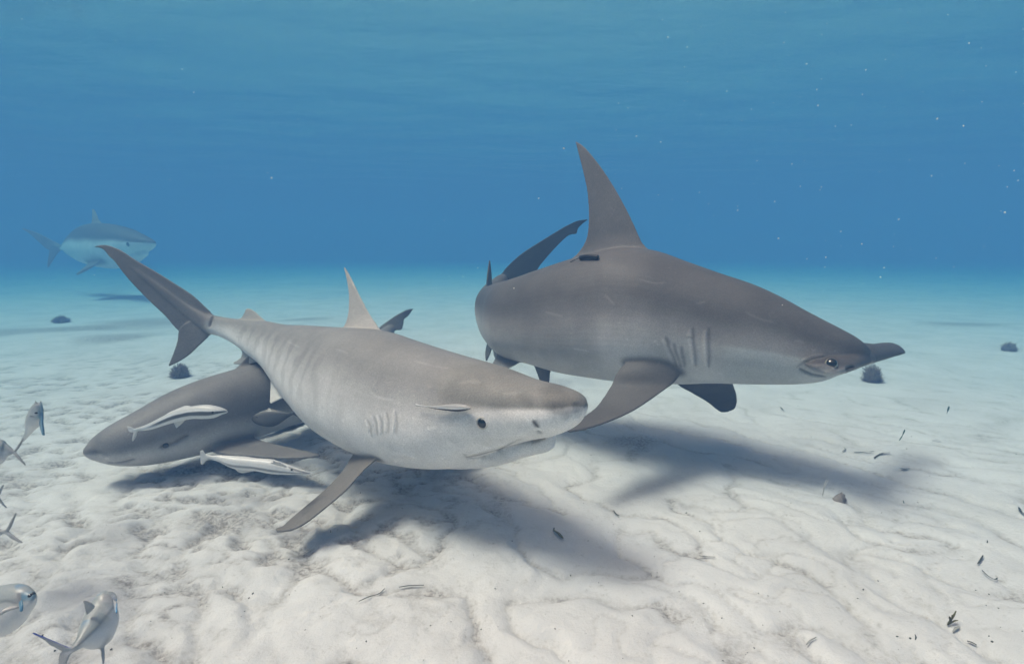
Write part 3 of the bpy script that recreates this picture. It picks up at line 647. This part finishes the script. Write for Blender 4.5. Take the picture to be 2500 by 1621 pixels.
def far_shark():
    global SF
    SF = fs6(SF); R = rings(SF, 120)
    d1 = sagittal(R, 248, 590, [(262,575,225,575,.07),(250,548,222,553,.05),(240,533,226,538),(232,517,227,522),(228,510,227,511)])
    pc = F3(fs9([(262,620,9.0,235,615,9.6,.14),(256,634,8.9,226,632,9.4,.07),(235,645,8.85,212,648,9.2),(212,658,8.8,200,660,9.0),(189,670,8.8,187,671,8.85)]))
    cu = F3([(155,600,152,612),(146,596,125,612),(122,584,112,606),(95,570,92,588),(70,561,70,569),(55,557,56,560)], 10.5*FS, 10.7*FS)
    cl = F3([(155,604,125,596),(139,620,122,610),(128,638,118,634),(117,655,116,653)], 10.5*FS, 10.5*FS)
    J = [(300,620,290,648,9.1,.85),(320,622,312,645,8.85,.95),(340,616,337,636,8.68,1.05),(355,612,354,626,8.58,1.1),(360,614,360,621,8.55,.9)]
    A = creature('tiger_shark', 'hazy blue-green shark with a white belly, far behind at the left', 'shark', SF, fins=[d1, pc, cu, cl], extra=[loft(rings(fs6(J), 30), 40)],
                 voxel=.024, colour=far_col, fincolour=far_fin, mat=SKIN, group='sharks over the sand')
    add_eye(A, 312, 597, .06, .9, out=.3)
    return A
FAR = far_shark()

# ---- remoras
REM = skin_mat('remora_skin', 0.35, 0.06, 22, 0.1, 0.5)
def remora_col(dark=(0.10, 0.10, 0.10), lo=-0.35, hi=0.12, back=(0.50, 0.50, 0.49)):
    def f(t, v, s, P):
        c = np.tile(np.array([[0.70, 0.70, 0.69]]), (len(P), 1))
        st = smoothstep(lo-.12, lo, v)*smoothstep(hi+.10, hi, v)*smoothstep(0.05, .3, t)
        up = smoothstep(hi+.25, hi+.5, v); c = c*(1-up[:, None])+np.array(back)*up[:, None]
        return c*(1-st[:, None])+np.array(dark)*st[:, None]
    return f
def rem_fin(fid, t, v, s, P): return np.tile(np.array([[0.52, 0.52, 0.51]]), (len(P), 1))
def remora(label, st, fins, eye, col, voxel=.0022, mouth=None):
    A = creature('remora', label, 'fish', st, fins=fins, voxel=voxel, colour=col, fincolour=rem_fin, mat=REM, grooves=mouth or (), group='remoras', ns=110, na=40, smooth=3)
    if eye: add_eye(A, eye[0], eye[1], eye[2], .75, out=.3)
    return A
d = 2.3
remora('slim white remora with a dark side stripe, tail at left, over the low grey shark',
  [(331,1045,332,1053,d,.7),(362,1034,366,1049,d,.75),(401,1014,406,1037,d,.8),(430,1000,436,1029,d,.85),(466,992,470,1022.5,d,.85),(497,988,497,1022.5,d,.85),(520,990,521,1020.5,d,.95),(540,995,541,1012.5,d,1.1),(551,1000,552,1008.5,d,1.2),(556.5,1003.5,556.5,1006,d,1.2)],
  [F3([(350,1042,340,1048),(331,1046,332,1053),(320,1042,320,1056),(311,1040,312,1049)], d, d), F3([(345,1043,335,1050),(336,1054,328,1052),(332,1066,324,1064),(325,1077,323,1076)], d, d),
   F3([(470,1015,430,1022),(452,1027,424,1031),(442,1036,427,1037),(432,1044,430,1044)], d, d+.03), F3([(470,1000,410,1010),(462,990,405,1011),(450,990,412,1006)], d, d)],
  (519, 1007, .007), remora_col(), mouth=[([(556,1004.5),(548,1004),(538,1007),(526,1010)], .0035, .003, .6)])
d = 2.05
remora('white remora just above the sand, rounded tail at left and snout at right',
  [(503,1113,504,1119,d,.7),(530,1111,532,1126,d,.75),(571,1113,574,1144,d,.85),(623,1118,622,1149,d,.85),(664,1122,662,1156,d,.85),(701,1134,699,1158,d,.95),(730,1144,728,1158,d,1.0),(752,1151,751,1158,d,1.05),(762,1154.5,762,1156.5,d,1.1)],
  [F3([(515,1110,515,1122),(503,1109,504,1124),(495,1099,495,1134),(489,1101,490,1131)], d, d), F3([(640,1145,560,1135),(620,1150,571,1143),(602,1153,580,1150),(590,1154,586,1152)], d, d+.02),
   F3([(640,1125,560,1118),(620,1117,572,1113),(600,1113.5,580,1112)], d, d), F3([(690,1138,1.99,660,1130,2.0),(700,1140,1.97,668,1126,1.98),(680,1128,1.95,664,1121,1.96)])],
  (712, 1146, .006), remora_col(lo=-.45, hi=-.2, dark=(.3, .3, .3), back=(.6, .6, .59)), mouth=[([(705,1140),(722,1147),(745,1154),(758,1156)], .005, .003, .7)])
_dx = np.linspace(1005, 1155, 16); _dd = np.array([float(np.dot(TIGER.hit(x, 994)[0]-C0, F_)) for x in _dx])
def dq(x): return float(np.interp(x, _dx, _dd))-.028
remora('tiny striped remora clinging to the head of the nearest shark, just behind its eye',
  [(a, b, a2, b2, dq(a), w_) for a, b, a2, b2, w_ in ((1022,988,1022,991,.7),(1045,990.5,1045,995,.8),(1070,990,1070,999.5,.9),(1095,987,1095,1003,.95),(1118,986,1118,1005,.95),(1135,988,1135,1003,1.0),(1145,993,1145,1000,1.1),(1149,995.5,1149,998,1.1))],
  [F3([(1028,989,dq(1028),1028,992,dq(1028)),(1020,987,dq(1020),1020,992,dq(1020)),(1015,985,dq(1015),1015,991,dq(1015))])],
  None, remora_col(lo=-.9, hi=-.35, dark=(.03, .03, .03), back=(.36, .36, .355)), voxel=.0014)

# ---- blue runners
RUN = skin_mat('runner_skin', 0.35, 0.05, 25, 0.08, 0.5)
def run_col(tv=.25):
    def f(t, v, s, P):
        c = np.tile(np.array([[0.60, 0.60, 0.60]]), (len(P), 1)); u = smoothstep(-.15, .6, v)
        c = c*(1-u[:, None])+np.array([.30, .33, .33])*u[:, None]
        e = 0.6*smoothstep(.97, .998, v)*smoothstep(.15, .4, t)*smoothstep(.95, .8, t); return c*(1-e[:, None])+np.array([.02, .20, .42])*e[:, None]
    return f
def run_fin(bl=()):
    def f(fid, t, v, s, P):
        c = np.tile(np.array([[0.36, 0.36, 0.355]]), (len(P), 1))
        for q in bl: c[fid == q] = (.12, .25, .35)
        return c
    return f
def runner(label, st, fins, eye=None, bl=(), col=None, mouth=(), vx=.0019):
    A = creature('blue_runner', label, 'fish', st, fins=fins, voxel=vx, colour=col or run_col(), fincolour=run_fin(bl), mat=RUN, group='silver fish at the left edge', ns=90, na=40, smooth=3, grooves=mouth)
    if eye: add_eye(A, eye[0], eye[1], eye[2], .8, out=.3)
    return A
d = 1.15
runner('silver fish at the bottom left seen from behind and above, blue edged forked tail',
  [(176,1576,180,1592,1.12,.9),(196,1545,206,1580,1.14,.8),(212,1508,238,1583,1.17,.7),(226,1475,262,1570,1.2,.62),(240,1450,279,1540,1.22,.6),(252,1443,285,1500,1.235,.6),(264,1443,285,1470,1.24,.6),(274,1450,282,1460,1.245,.6)],
  [F3([(190,1572,175,1592),(172,1580,158,1590),(140,1568,128,1576),(105,1553,102,1557),(79,1543,79,1545)], 1.12, 1.10), F3([(185,1585,160,1580),(172,1598,146,1596),(160,1625,143,1625),(150,1650,146,1650)], 1.12, 1.1),
   F3([(232,1480,214,1500),(228,1475,210,1497),(216,1468,206,1478),(204,1465,203,1467)], 1.17, 1.15), F3([(262,1560,235,1580),(256,1580,244,1586),(255,1605,249,1606),(253,1622,251,1622)], 1.18, 1.16),
   F3([(285,1470,1.2,277,1462,1.22),(285,1492,1.18,280,1480,1.2),(284,1500,1.18,282,1494,1.18)])], bl=(), mouth=[([(190,1575),(215,1550),(245,1520),(278,1480)], .004, -.001, .35, False), ([(80,1544),(110,1554),(145,1567),(172,1580)], .0022, 0.0005, (.03,.08,.55), False), ([(285,1462),(287,1475),(285,1495)], .003, .0003, (.02,.25,.5), False)])
d = 1.1
runner('silver fish cut by the left edge near the bottom, facing right with a blue back',
  [(-125,1490,-125,1500,1.2,.7),(-90,1462,-90,1525,1.18,.7),(-50,1440,-50,1545,1.15,.66),(0,1430,0,1552,1.12,.62),(30,1426,28,1543,1.11,.6),(55,1431,50,1520,1.10,.6),(72,1442,68,1497,1.095,.62),(81,1452,79,1478,1.09,.65),(84.5,1460,84,1468,1.09,.7)],
  [F3([(52,1462,1.07,48,1474,1.07),(54,1475,1.06,50,1482,1.065),(53,1492,1.055,52,1493,1.055)]), F3([(50,1482,1.07,30,1478,1.07),(20,1492,1.06,10,1486,1.06),(-10,1508,1.05,-12,1502,1.05)]),
   F3([(-120,1490,-120,1500),(-150,1470,-150,1490),(-170,1450,-170,1454)], 1.2, 1.2), F3([(-120,1492,-120,1502),(-150,1505,-150,1520),(-170,1545,-170,1548)], 1.2, 1.2)], eye=(73, 1452.5, .0052), bl=(0,),
  mouth=[([(45,1450),(49,1462),(50,1478)], .003, .001, .35, False), ([(-10,1473),(15,1468),(42,1474)], .003, .0008, .3, False)])
d = 1.5
runner('silver fish at the left edge showing only its forked tail, above two others',
  [(33,1099,33,1107,d,.8),(15,1084,14,1118,d,.7),(-5,1072,-6,1136,d,.6),(-40,1062,-42,1150,d+.05,.6),(-90,1070,-90,1145,d+.1,.6),(-125,1092,-125,1115,d+.12,.65)],
  [F3([(28,1098,28,1108),(36,1098,37,1104),(47,1082,49,1090),(58,1068,58,1070)], d, d), F3([(28,1098,28,1108),(36,1101,34,1109),(50,1117,46,1122),(63,1135,61,1136)], d, d)], bl=())
d = 1.55
runner('tail tips of a silver fish at the left edge, middle of three tails',
  [(-6,1208,-6,1214,d,.8),(-25,1195,-25,1228,d,.7),(-60,1182,-60,1243,d,.6),(-110,1190,-110,1235,d,.6),(-140,1208,-140,1220,d,.6)],
  [F3([(-12,1206,-12,1215),(-5,1205,-3,1212),(3,1190,4,1198),(9,1180,9,1181)], d, d), F3([(-12,1206,-12,1215),(-5,1209,-6,1216),(6,1226,3,1229),(17,1239,15,1240)], d, d)])
d = 1.35
runner('silver fish tail at the left edge, lowest and broadest of the three tails',
  [(6,1295,6,1304,d,.8),(-12,1284,-12,1316,d,.7),(-40,1262,-40,1338,d,.6),(-80,1258,-80,1345,d,.6),(-120,1285,-120,1315,d,.6)],
  [F3([(4,1293,4,1304),(16,1290,20,1298),(28,1268,31,1278),(40,1250,40,1252)], d, d), F3([(4,1293,4,1304),(18,1295,14,1304),(36,1309,31,1316),(57,1326,54,1326)], d, d)])
d = 1.9
runner('small silver fish seen head on with a blue rim, topmost at the left edge',
  [(52,1072,58,1078,2.05,.7),(66,1048,76,1058,1.98,1.1),(74,1015,92,1040,1.93,1.05),(79,995,97,1018,1.9,1.0),(84,985,97,1002,1.88,1.0),(88,982,95,991,1.87,1.0)],
  [F3([(96,1010,1.9,92,1000,1.92),(103,1005,1.88,96,992,1.9),(102,990,1.87,97,985,1.88),(100,977,1.86,99,977,1.86)]), F3([(104,1008,1.88,98,1015,1.9),(104,1030,1.87,98,1038,1.9),(107,1050,1.87,101,1052,1.88),(108,1063,1.87,105,1063,1.87)]),
   F3([(90,990,1.88,84,995,1.9),(88,982,1.87,84,986,1.88),(87,976,1.86,86,977,1.86)])], eye=(88, 1008, .006), bl=(0, 1), mouth=[([(73,1017),(78,1016),(84,1018)], .003, .002, .7, False)], vx=.0028)
def dark_fish(t, v, s, P):
    u = smoothstep(.75, .95, v); c = np.tile(np.array([[0.11, 0.11, 0.112]]), (len(P), 1)); return c*(1+0.9*u)[:, None]
hp, hn = THIRD.hit(672, 1018); d = float(np.dot(hp-C0, F_))-.10 if hp is not None else 2.6
A = creature('dark_jack', 'dark fish in front of the flank of the low grey shark, hard to make out', 'fish',
  [(714,1008,714,1013,d,.7),(697,1006,698,1023,d,.6),(680,1001,680,1036,d,.55),(660,998,660,1042,d,.55),(640,1003,640,1040,d,.55),(624,1011,624,1034,d,.55),(615,1018,615,1026,d,.6)],
  fins=[F3([(708,1006,708,1014),(716,1007,716,1012),(725,1000,727,1005),(732,996,733,997)], d, d), F3([(708,1007,708,1014),(716,1009,716,1013),(724,1012,724,1016),(731,1017,730,1018)], d, d),
        F3([(655,1005,680,1005),(652,998,672,1000),(656,994.5,662,996)], d, d)], voxel=.003, colour=dark_fish, fincolour=lambda fid, t, v, s, P: np.tile(np.array([[.12, .12, .12]]), (len(P), 1)), mat=RUN, ns=80, na=36, smooth=3)
add_eye(A, 627, 1018, .006, .8, out=.3)
# ------------------------------------------------------------------ things lying or growing on the sand
def on_sand(px, py):
    v = ray(px, py); h = 0.0
    for _ in range(7):
        t = min((C0[2]-h)/max(-v[2], 0.02), 60.0); P = C0+v*t
        h = 0.5*h+0.5*float(sand_height(P[0:1], P[1:2])[0])
    return C0+v*min((C0[2]-h)/max(-v[2], 0.02), 60.0)
M_blade = plain_mat('dead_seagrass', (0.075, 0.08, 0.065), 0.7, 0.2, 0.4, 30)
M_green = plain_mat('green_seagrass', (0.03, 0.085, 0.065), 0.6, 0.3, 0.3, 30)
M_brown = plain_mat('brown_algae', (0.13, 0.115, 0.045), 0.7, 0.2, 0.5, 60)
M_pale = plain_mat('pale_blade', (0.30, 0.30, 0.28), 0.6, 0.3, 0.3, 40)
def ribbon(name, pts, wid, mat, parent=None, n=18, curl=0.0, lift=0.010):
    P = spline(np.array(pts, float), np.linspace(0, 1, n)); t = nz(np.gradient(P, axis=0)); up = np.array([0, 0, 1.0])
    side = nz(np.cross(t, up)); e = np.linspace(0, 1, n); wv = wid*(0.35+0.65*np.sin(np.pi*np.clip(e*0.93+0.05, 0, 1))**0.6)/2
    tilt = nz(side+up*(0.35+curl*np.sin(e*5))[:, None]); nn = np.cross(t, tilt); V = []
    for i in range(n):
        for q in ((-1, .5), (1, .5), (1, -.5), (-1, -.5)): V.append(P[i]+tilt[i]*wv[i]*q[0]+nn[i]*0.0009*q[1]*2+up*lift)
    F = [(i*4+j, i*4+(j+1) % 4, i*4+4+(j+1) % 4, i*4+4+j) for i in range(n-1) for j in range(4)]+[(3, 2, 1, 0), tuple(range(4*n-4, 4*n))]
    return obj(name, V, F, mat, parent)
G = 'seagrass scraps scattered on the sand'
blades = [
 ([(2195,1079),(2203,1066),(2209,1052)], 5, M_green, .05, 'dark green grass blade leaning upright, above two flat ones at right'),
 ([(2085,1107.5),(2108,1107),(2133,1105.5)], 4.5, M_blade, 0, 'long straight dark grass blade lying level on the pale sand at right'),
 ([(2134,1121),(2150,1111),(2160,1109),(2172,1109)], 5.5, M_blade, 0, 'bent dark grass blade beside the end of the long straight one'),
 ([(2197,1148),(2208,1148.5),(2219,1147)], 6.5, M_blade, 0, 'short thick dark grass scrap just above the hammerhead shark\'s shadow'),
 ([(2274,1077),(2286,1078),(2297,1081)], 4.5, M_pale, 0, 'greyish curved grass scrap right of the upright green blade'),
 ([(1707,1362),(1726,1364),(1746,1365)], 2.6, M_blade, 0, 'very thin dark grass blade below the middle shadow, lying level'),
 ([(876,1474),(900,1463),(925,1455),(940,1442)], 2.8, M_blade, 0, 'thin crooked grass blade rising to the right, left one of a pair'),
 ([(974,1439),(1000,1435),(1035,1434)], 3.2, M_blade, 0, 'thin level grass blade, right one of the pair below the pale shark'),
 ([(2342,1537),(2333,1540),(2325,1550)], 6, M_pale, 0, 'pale curled grass blade just below the brown algae tuft'),
 ([(2360,1571),(2372,1575),(2383,1581)], 6, M_blade, 0, 'dark flat grass scrap near the bottom right corner'),
 ([(1968,1580),(1978,1570),(1992,1562)], 4, M_pale, 0, 'curved two toned grass blade at the bottom, right of centre'),
 ([(2410,1324),(2409,1338),(2408,1350)], 3, M_blade, .02, 'thin dark grass stem pointing up near the right edge'),
 ([(2399,1361),(2393,1372),(2386,1382)], 3.5, M_blade, 0, 'thin slanting grass stem just below the one pointing up'),
 ([(2397,1398),(2412,1412),(2428,1420),(2434,1416)], 3.5, M_blade, 0, 'hooked grass scrap below the slanting stem near the right edge'),
 ([(2487,1243),(2491,1252),(2500,1260)], 5, M_blade, 0, 'dark curved grass scrap cut by the right edge'),
 ([(2311,1013),(2314,1004),(2317,995)], 4.5, M_green, .04, 'small upright green blade far back on the right'),
 ([(2204,1226),(2207,1234),(2210,1243)], 3.5, M_green, .02, 'small green blade inside the hammer-shaped shadow'),
 ([(808,1299),(808,1306),(809,1314)], 3, M_blade, .01, 'tiny upright stem on the sand right of the pale shark\'s long side fin'),
 ([(1498,1251),(1503,1258),(1511,1264)], 3.2, M_blade, 0, 'short dark sliver between the two big shadows'),
 ([(1905,997),(1908,1000),(1912,1004)], 3.5, M_blade, 0, 'tiny dark sliver below the hammerhead shark\'s throat'),
 ([(2233,1555),(2235,1562),(2233,1570)], 3, M_blade, .01, 'tiny dark stem left of the brown algae tuft'),
 ([(2060,1095),(2063,1100),(2056,1106)], 3, M_pale, 0, 'tiny grey sliver above the long straight grass blade'),
]
for pts, wpx, mat, up, label in blades:
    P = [on_sand(*p) for p in pts]; dep = float(np.dot(P[0]-C0, F_)); wid = wpx*dep/FPX
    if up: # leaning blades stand off the sand
        a = P[0]; top = W(pts[-1][0], pts[-1][1], dep-up*0.5); mid = W(pts[1][0], pts[1][1], dep-up*0.2); P = [a, mid, top]
    o = ribbon('seagrass_blade', P, wid, mat, curl=random.uniform(-.3, .3)); tag(o, label, 'seagrass', G)
# leaf scrap and algae tuft
a, b = on_sand(1352, 1299), on_sand(1374, 1319)
t = thing('algae_scrap', 'olive brown leaf scrap lying at the lower edge of the middle shadow', 'algae', a)
ribbon('leaf', [a, (a+b)/2+[0, 0, .004], b], .016, M_brown, t); ribbon('leaf', [a, a+[.002, .01, .012]], .006, M_blade, t, lift=.004)
a = on_sand(2312, 1532)
t = thing('algae_tuft', 'brown algae tuft with pointed leaves near the bottom right corner', 'algae', a)
for px, py, wd in ((2333,1498,.007), (2326,1508,.009), (2318,1512,.008), (2338,1521,.007)):
    dep = float(np.dot(a-C0, F_)); e = W(px, py, dep-.01); ribbon('leaf', [a, (a+e)/2+[.004, 0, .006], e], wd, M_brown, t)

M_coral = plain_mat('soft_coral', (0.27, 0.24, 0.22), 0.95, 0.05, 0.3, 50)
M_far_coral = plain_mat('haze_faded_coral', (0.38, 0.34, 0.31), 0.95, 0.05, 0.3, 30)  # lighter copy for distant clumps, haze fade put into its colour
def bush(name, label, px, py, wpx, hpx, n, mat, seed, rmul=1.0):
    rg = random.Random(seed); a = on_sand(px, py); dep = float(np.dot(a-C0, F_)); Wd = wpx*dep/FPX/2; H = hpx*dep/FPX
    V = []; F = []
    def stem(p0, p1, r0, r1, seg=5, k=5):
        off = len(V); bend = np.array([rg.uniform(-1, 1), rg.uniform(-1, 1), rg.uniform(-.3, .3)])*np.linalg.norm(p1-p0)*.14
        for i in range(k):
            f = i/(k-1); c = p0*(1-f)+p1*f+bend*math.sin(math.pi*f); r = r0*(1-f)+r1*f
            for j in range(seg):
                q = 2*math.pi*j/seg; V.append(c+np.array([math.cos(q), math.sin(q), 0.15*math.sin(q)])*r)
        for i in range(k-1):
            for j in range(seg): F.append((off+i*seg+j, off+i*seg+(j+1) % seg, off+(i+1)*seg+(j+1) % seg, off+(i+1)*seg+j))
        F.append(tuple(range(off+(k-1)*seg, off+k*seg)))
    # knobbly holdfast
    off = len(V); m = 18
    for i in range(m//2+1):
        th = math.pi/2*i/(m//2)
        for j in range(m):
            ph = 2*math.pi*j/m; rr = 1+0.12*math.sin(3*ph+seed)+0.08*rg.uniform(-1, 1)
            V.append(a+np.array([Wd*.72*rr*math.cos(th)*math.cos(ph), Wd*.6*rr*math.cos(th)*math.sin(ph), H*.55*math.sin(th)*rr-.01]))
    for i in range(m//2):
        for j in range(m): F.append((off+i*m+j, off+i*m+(j+1) % m, off+(i+1)*m+(j+1) % m, off+(i+1)*m+j))
    for q in range(n):
        ph = rg.uniform(0, 2*math.pi); el = math.acos(rg.uniform(0.05, 1)); rad = math.sin(el)
        d_ = np.array([rad*math.cos(ph)*Wd, rad*math.sin(ph)*Wd*.85, math.cos(el)*H]); p0 = a+d_*.45; p1 = a+d_*rg.uniform(.78, 1.0)
        stem(p0, p1, .0045*rmul, .0028*rmul)
        for _ in range(2):
            f = rg.uniform(.4, .9); c = p0*(1-f)+p1*f; stem(c, c+(p1-p0)*rg.uniform(.3, .5)+np.array([rg.uniform(-1, 1), rg.uniform(-1, 1), rg.uniform(-.2, 1)])*.016*rmul, .003*rmul, .002*rmul, 4, 3)
    return tag(obj(name, V, F, mat), label, 'coral')
bush('soft_coral', 'dark bushy soft coral on the sand below the pale shark\'s tail', 441, 921, 50, 32, 260, M_coral, 1)
bush('soft_coral', 'round fuzzy dark soft coral below the tip of the hammerhead shark\'s head', 2128, 932, 46, 42, 320, M_coral, 2, 1.1)
bush('soft_coral', 'faint blue-grey soft coral close to the right edge', 2463, 857, 34, 22, 200, M_far_coral, 3, 1.2)
bush('soft_coral', 'low dark soft coral mound far off at the left, under the distant shark', 149, 787, 40, 15, 200, M_far_coral, 4, 1.6)
a = on_sand(2047, 1224)
t = thing('sponge', 'small dark sponge with two thin pale whips, inside the hammerhead shark\'s shadow', 'sponge', a)
V = []; F = []; m = 24
for i in range(m//2+1):
    th = math.pi*.5*i/(m//2)
    for j in range(m):
        ph = 2*math.pi*j/m; rr = 1+.14*math.sin(2*ph)+.10*math.sin(5*ph+i*.9)+.05*math.sin(9*ph+i*2)
        V.append(a+np.array([.032*rr*math.cos(th)*math.cos(ph)+.01*math.sin(th), .026*rr*math.cos(th)*math.sin(ph), .040*math.sin(th)*rr-.004]))
for i in range(m//2):
    for j in range(m): F.append((i*m+j, i*m+(j+1) % m, (i+1)*m+(j+1) % m, (i+1)*m+j))
obj('sponge_body', V, F, M_coral, t)
M_whip = plain_mat('pale_whip', (0.5, 0.48, 0.44), 0.7, 0.2, 0.1)
dep = float(np.dot(a-C0, F_)); b0 = on_sand(2008, 1212)
for (x, y) in ((2018, 1169), (2023, 1170)): tube('whip', [b0, W((2008+x)/2-2, 1190, dep), W(x, y, dep)], .0012, M_whip, t, n=16)

# ------------------------------------------------------------------ uncountable bits
def scatter(name, label, n, place, size, mat, kind='stuff', flat=1.0):
    V = []; F = []; ico = [(0,0,1),(.89,0,.45),(.28,.85,.45),(-.72,.53,.45),(-.72,-.53,.45),(.28,-.85,.45),(.72,.53,-.45),(-.28,.85,-.45),(-.89,0,-.45),(-.28,-.85,-.45),(.72,-.53,-.45),(0,0,-1)]
    fc = [(0,1,2),(0,2,3),(0,3,4),(0,4,5),(0,5,1),(1,6,2),(2,7,3),(3,8,4),(4,9,5),(5,10,1),(6,7,2),(7,8,3),(8,9,4),(9,10,5),(10,6,1),(6,11,7),(7,11,8),(8,11,9),(9,11,10),(10,11,6)]
    for _ in range(n):
        p = place()
        if p is None: continue
        p, k = p; s = size()*k; e = np.array([random.uniform(.6, 1.8), random.uniform(.5, 1.2), random.uniform(.6, 1.6)*flat])*s; off = len(V)
        th = random.uniform(0, 6.28); c, sn = math.cos(th), math.sin(th)
        for q in ico:
            r = random.uniform(.75, 1.2); x, y, z = q[0]*e[0]*r, q[1]*e[1]*r, q[2]*e[2]*r; V.append(p+np.array([x*c-z*sn*.6, y, z*c+x*sn*.6]))
        F += [tuple(i+off for i in f) for f in fc]
    o = obj(name, V, F, mat); return tag(o, label, None, None, kind)
M_snow = plain_mat('drifting_particles', (0.85, 0.83, 0.78), 0.8, 0.2, 0.05)
def snow():
    px = random.uniform(-100, 2600) if random.random() < .45 else random.uniform(1500, 2550); py = random.uniform(-30, 900)*random.uniform(.5, 1)
    d = random.uniform(1.6, 7.0); return W(px, py, d), (d/3.0)**.9
scatter('drifting_particles', 'pale specks drifting in the blue water', 210, snow, lambda: random.choice((.0016, .0022, .0030, .0042))*random.uniform(.8, 1.3), M_snow)
def crumb():
    px = random.uniform(-100, 2600); py = random.uniform(960, 1640); P = on_sand(px, py); return P+[0, 0, .001], 1.0
scatter('sand_debris', 'dark crumbs and shell grit strewn over the sand', 420, crumb, lambda: random.choice((.0012, .0015, .002, .0035))*random.uniform(.7, 1.3), M_blade, flat=.5)
M_shell = plain_mat('shell_grit', (0.82, 0.80, 0.76), 0.5, 0.3, 0.05)
scatter('shell_grit', 'tiny white shell fragments on the near sand', 260, lambda: (on_sand(random.uniform(-50, 2550), random.uniform(1150, 1640)), 1.0), lambda: random.uniform(.001, .0022), M_shell, flat=.5)
print('done', time.time()-T0)
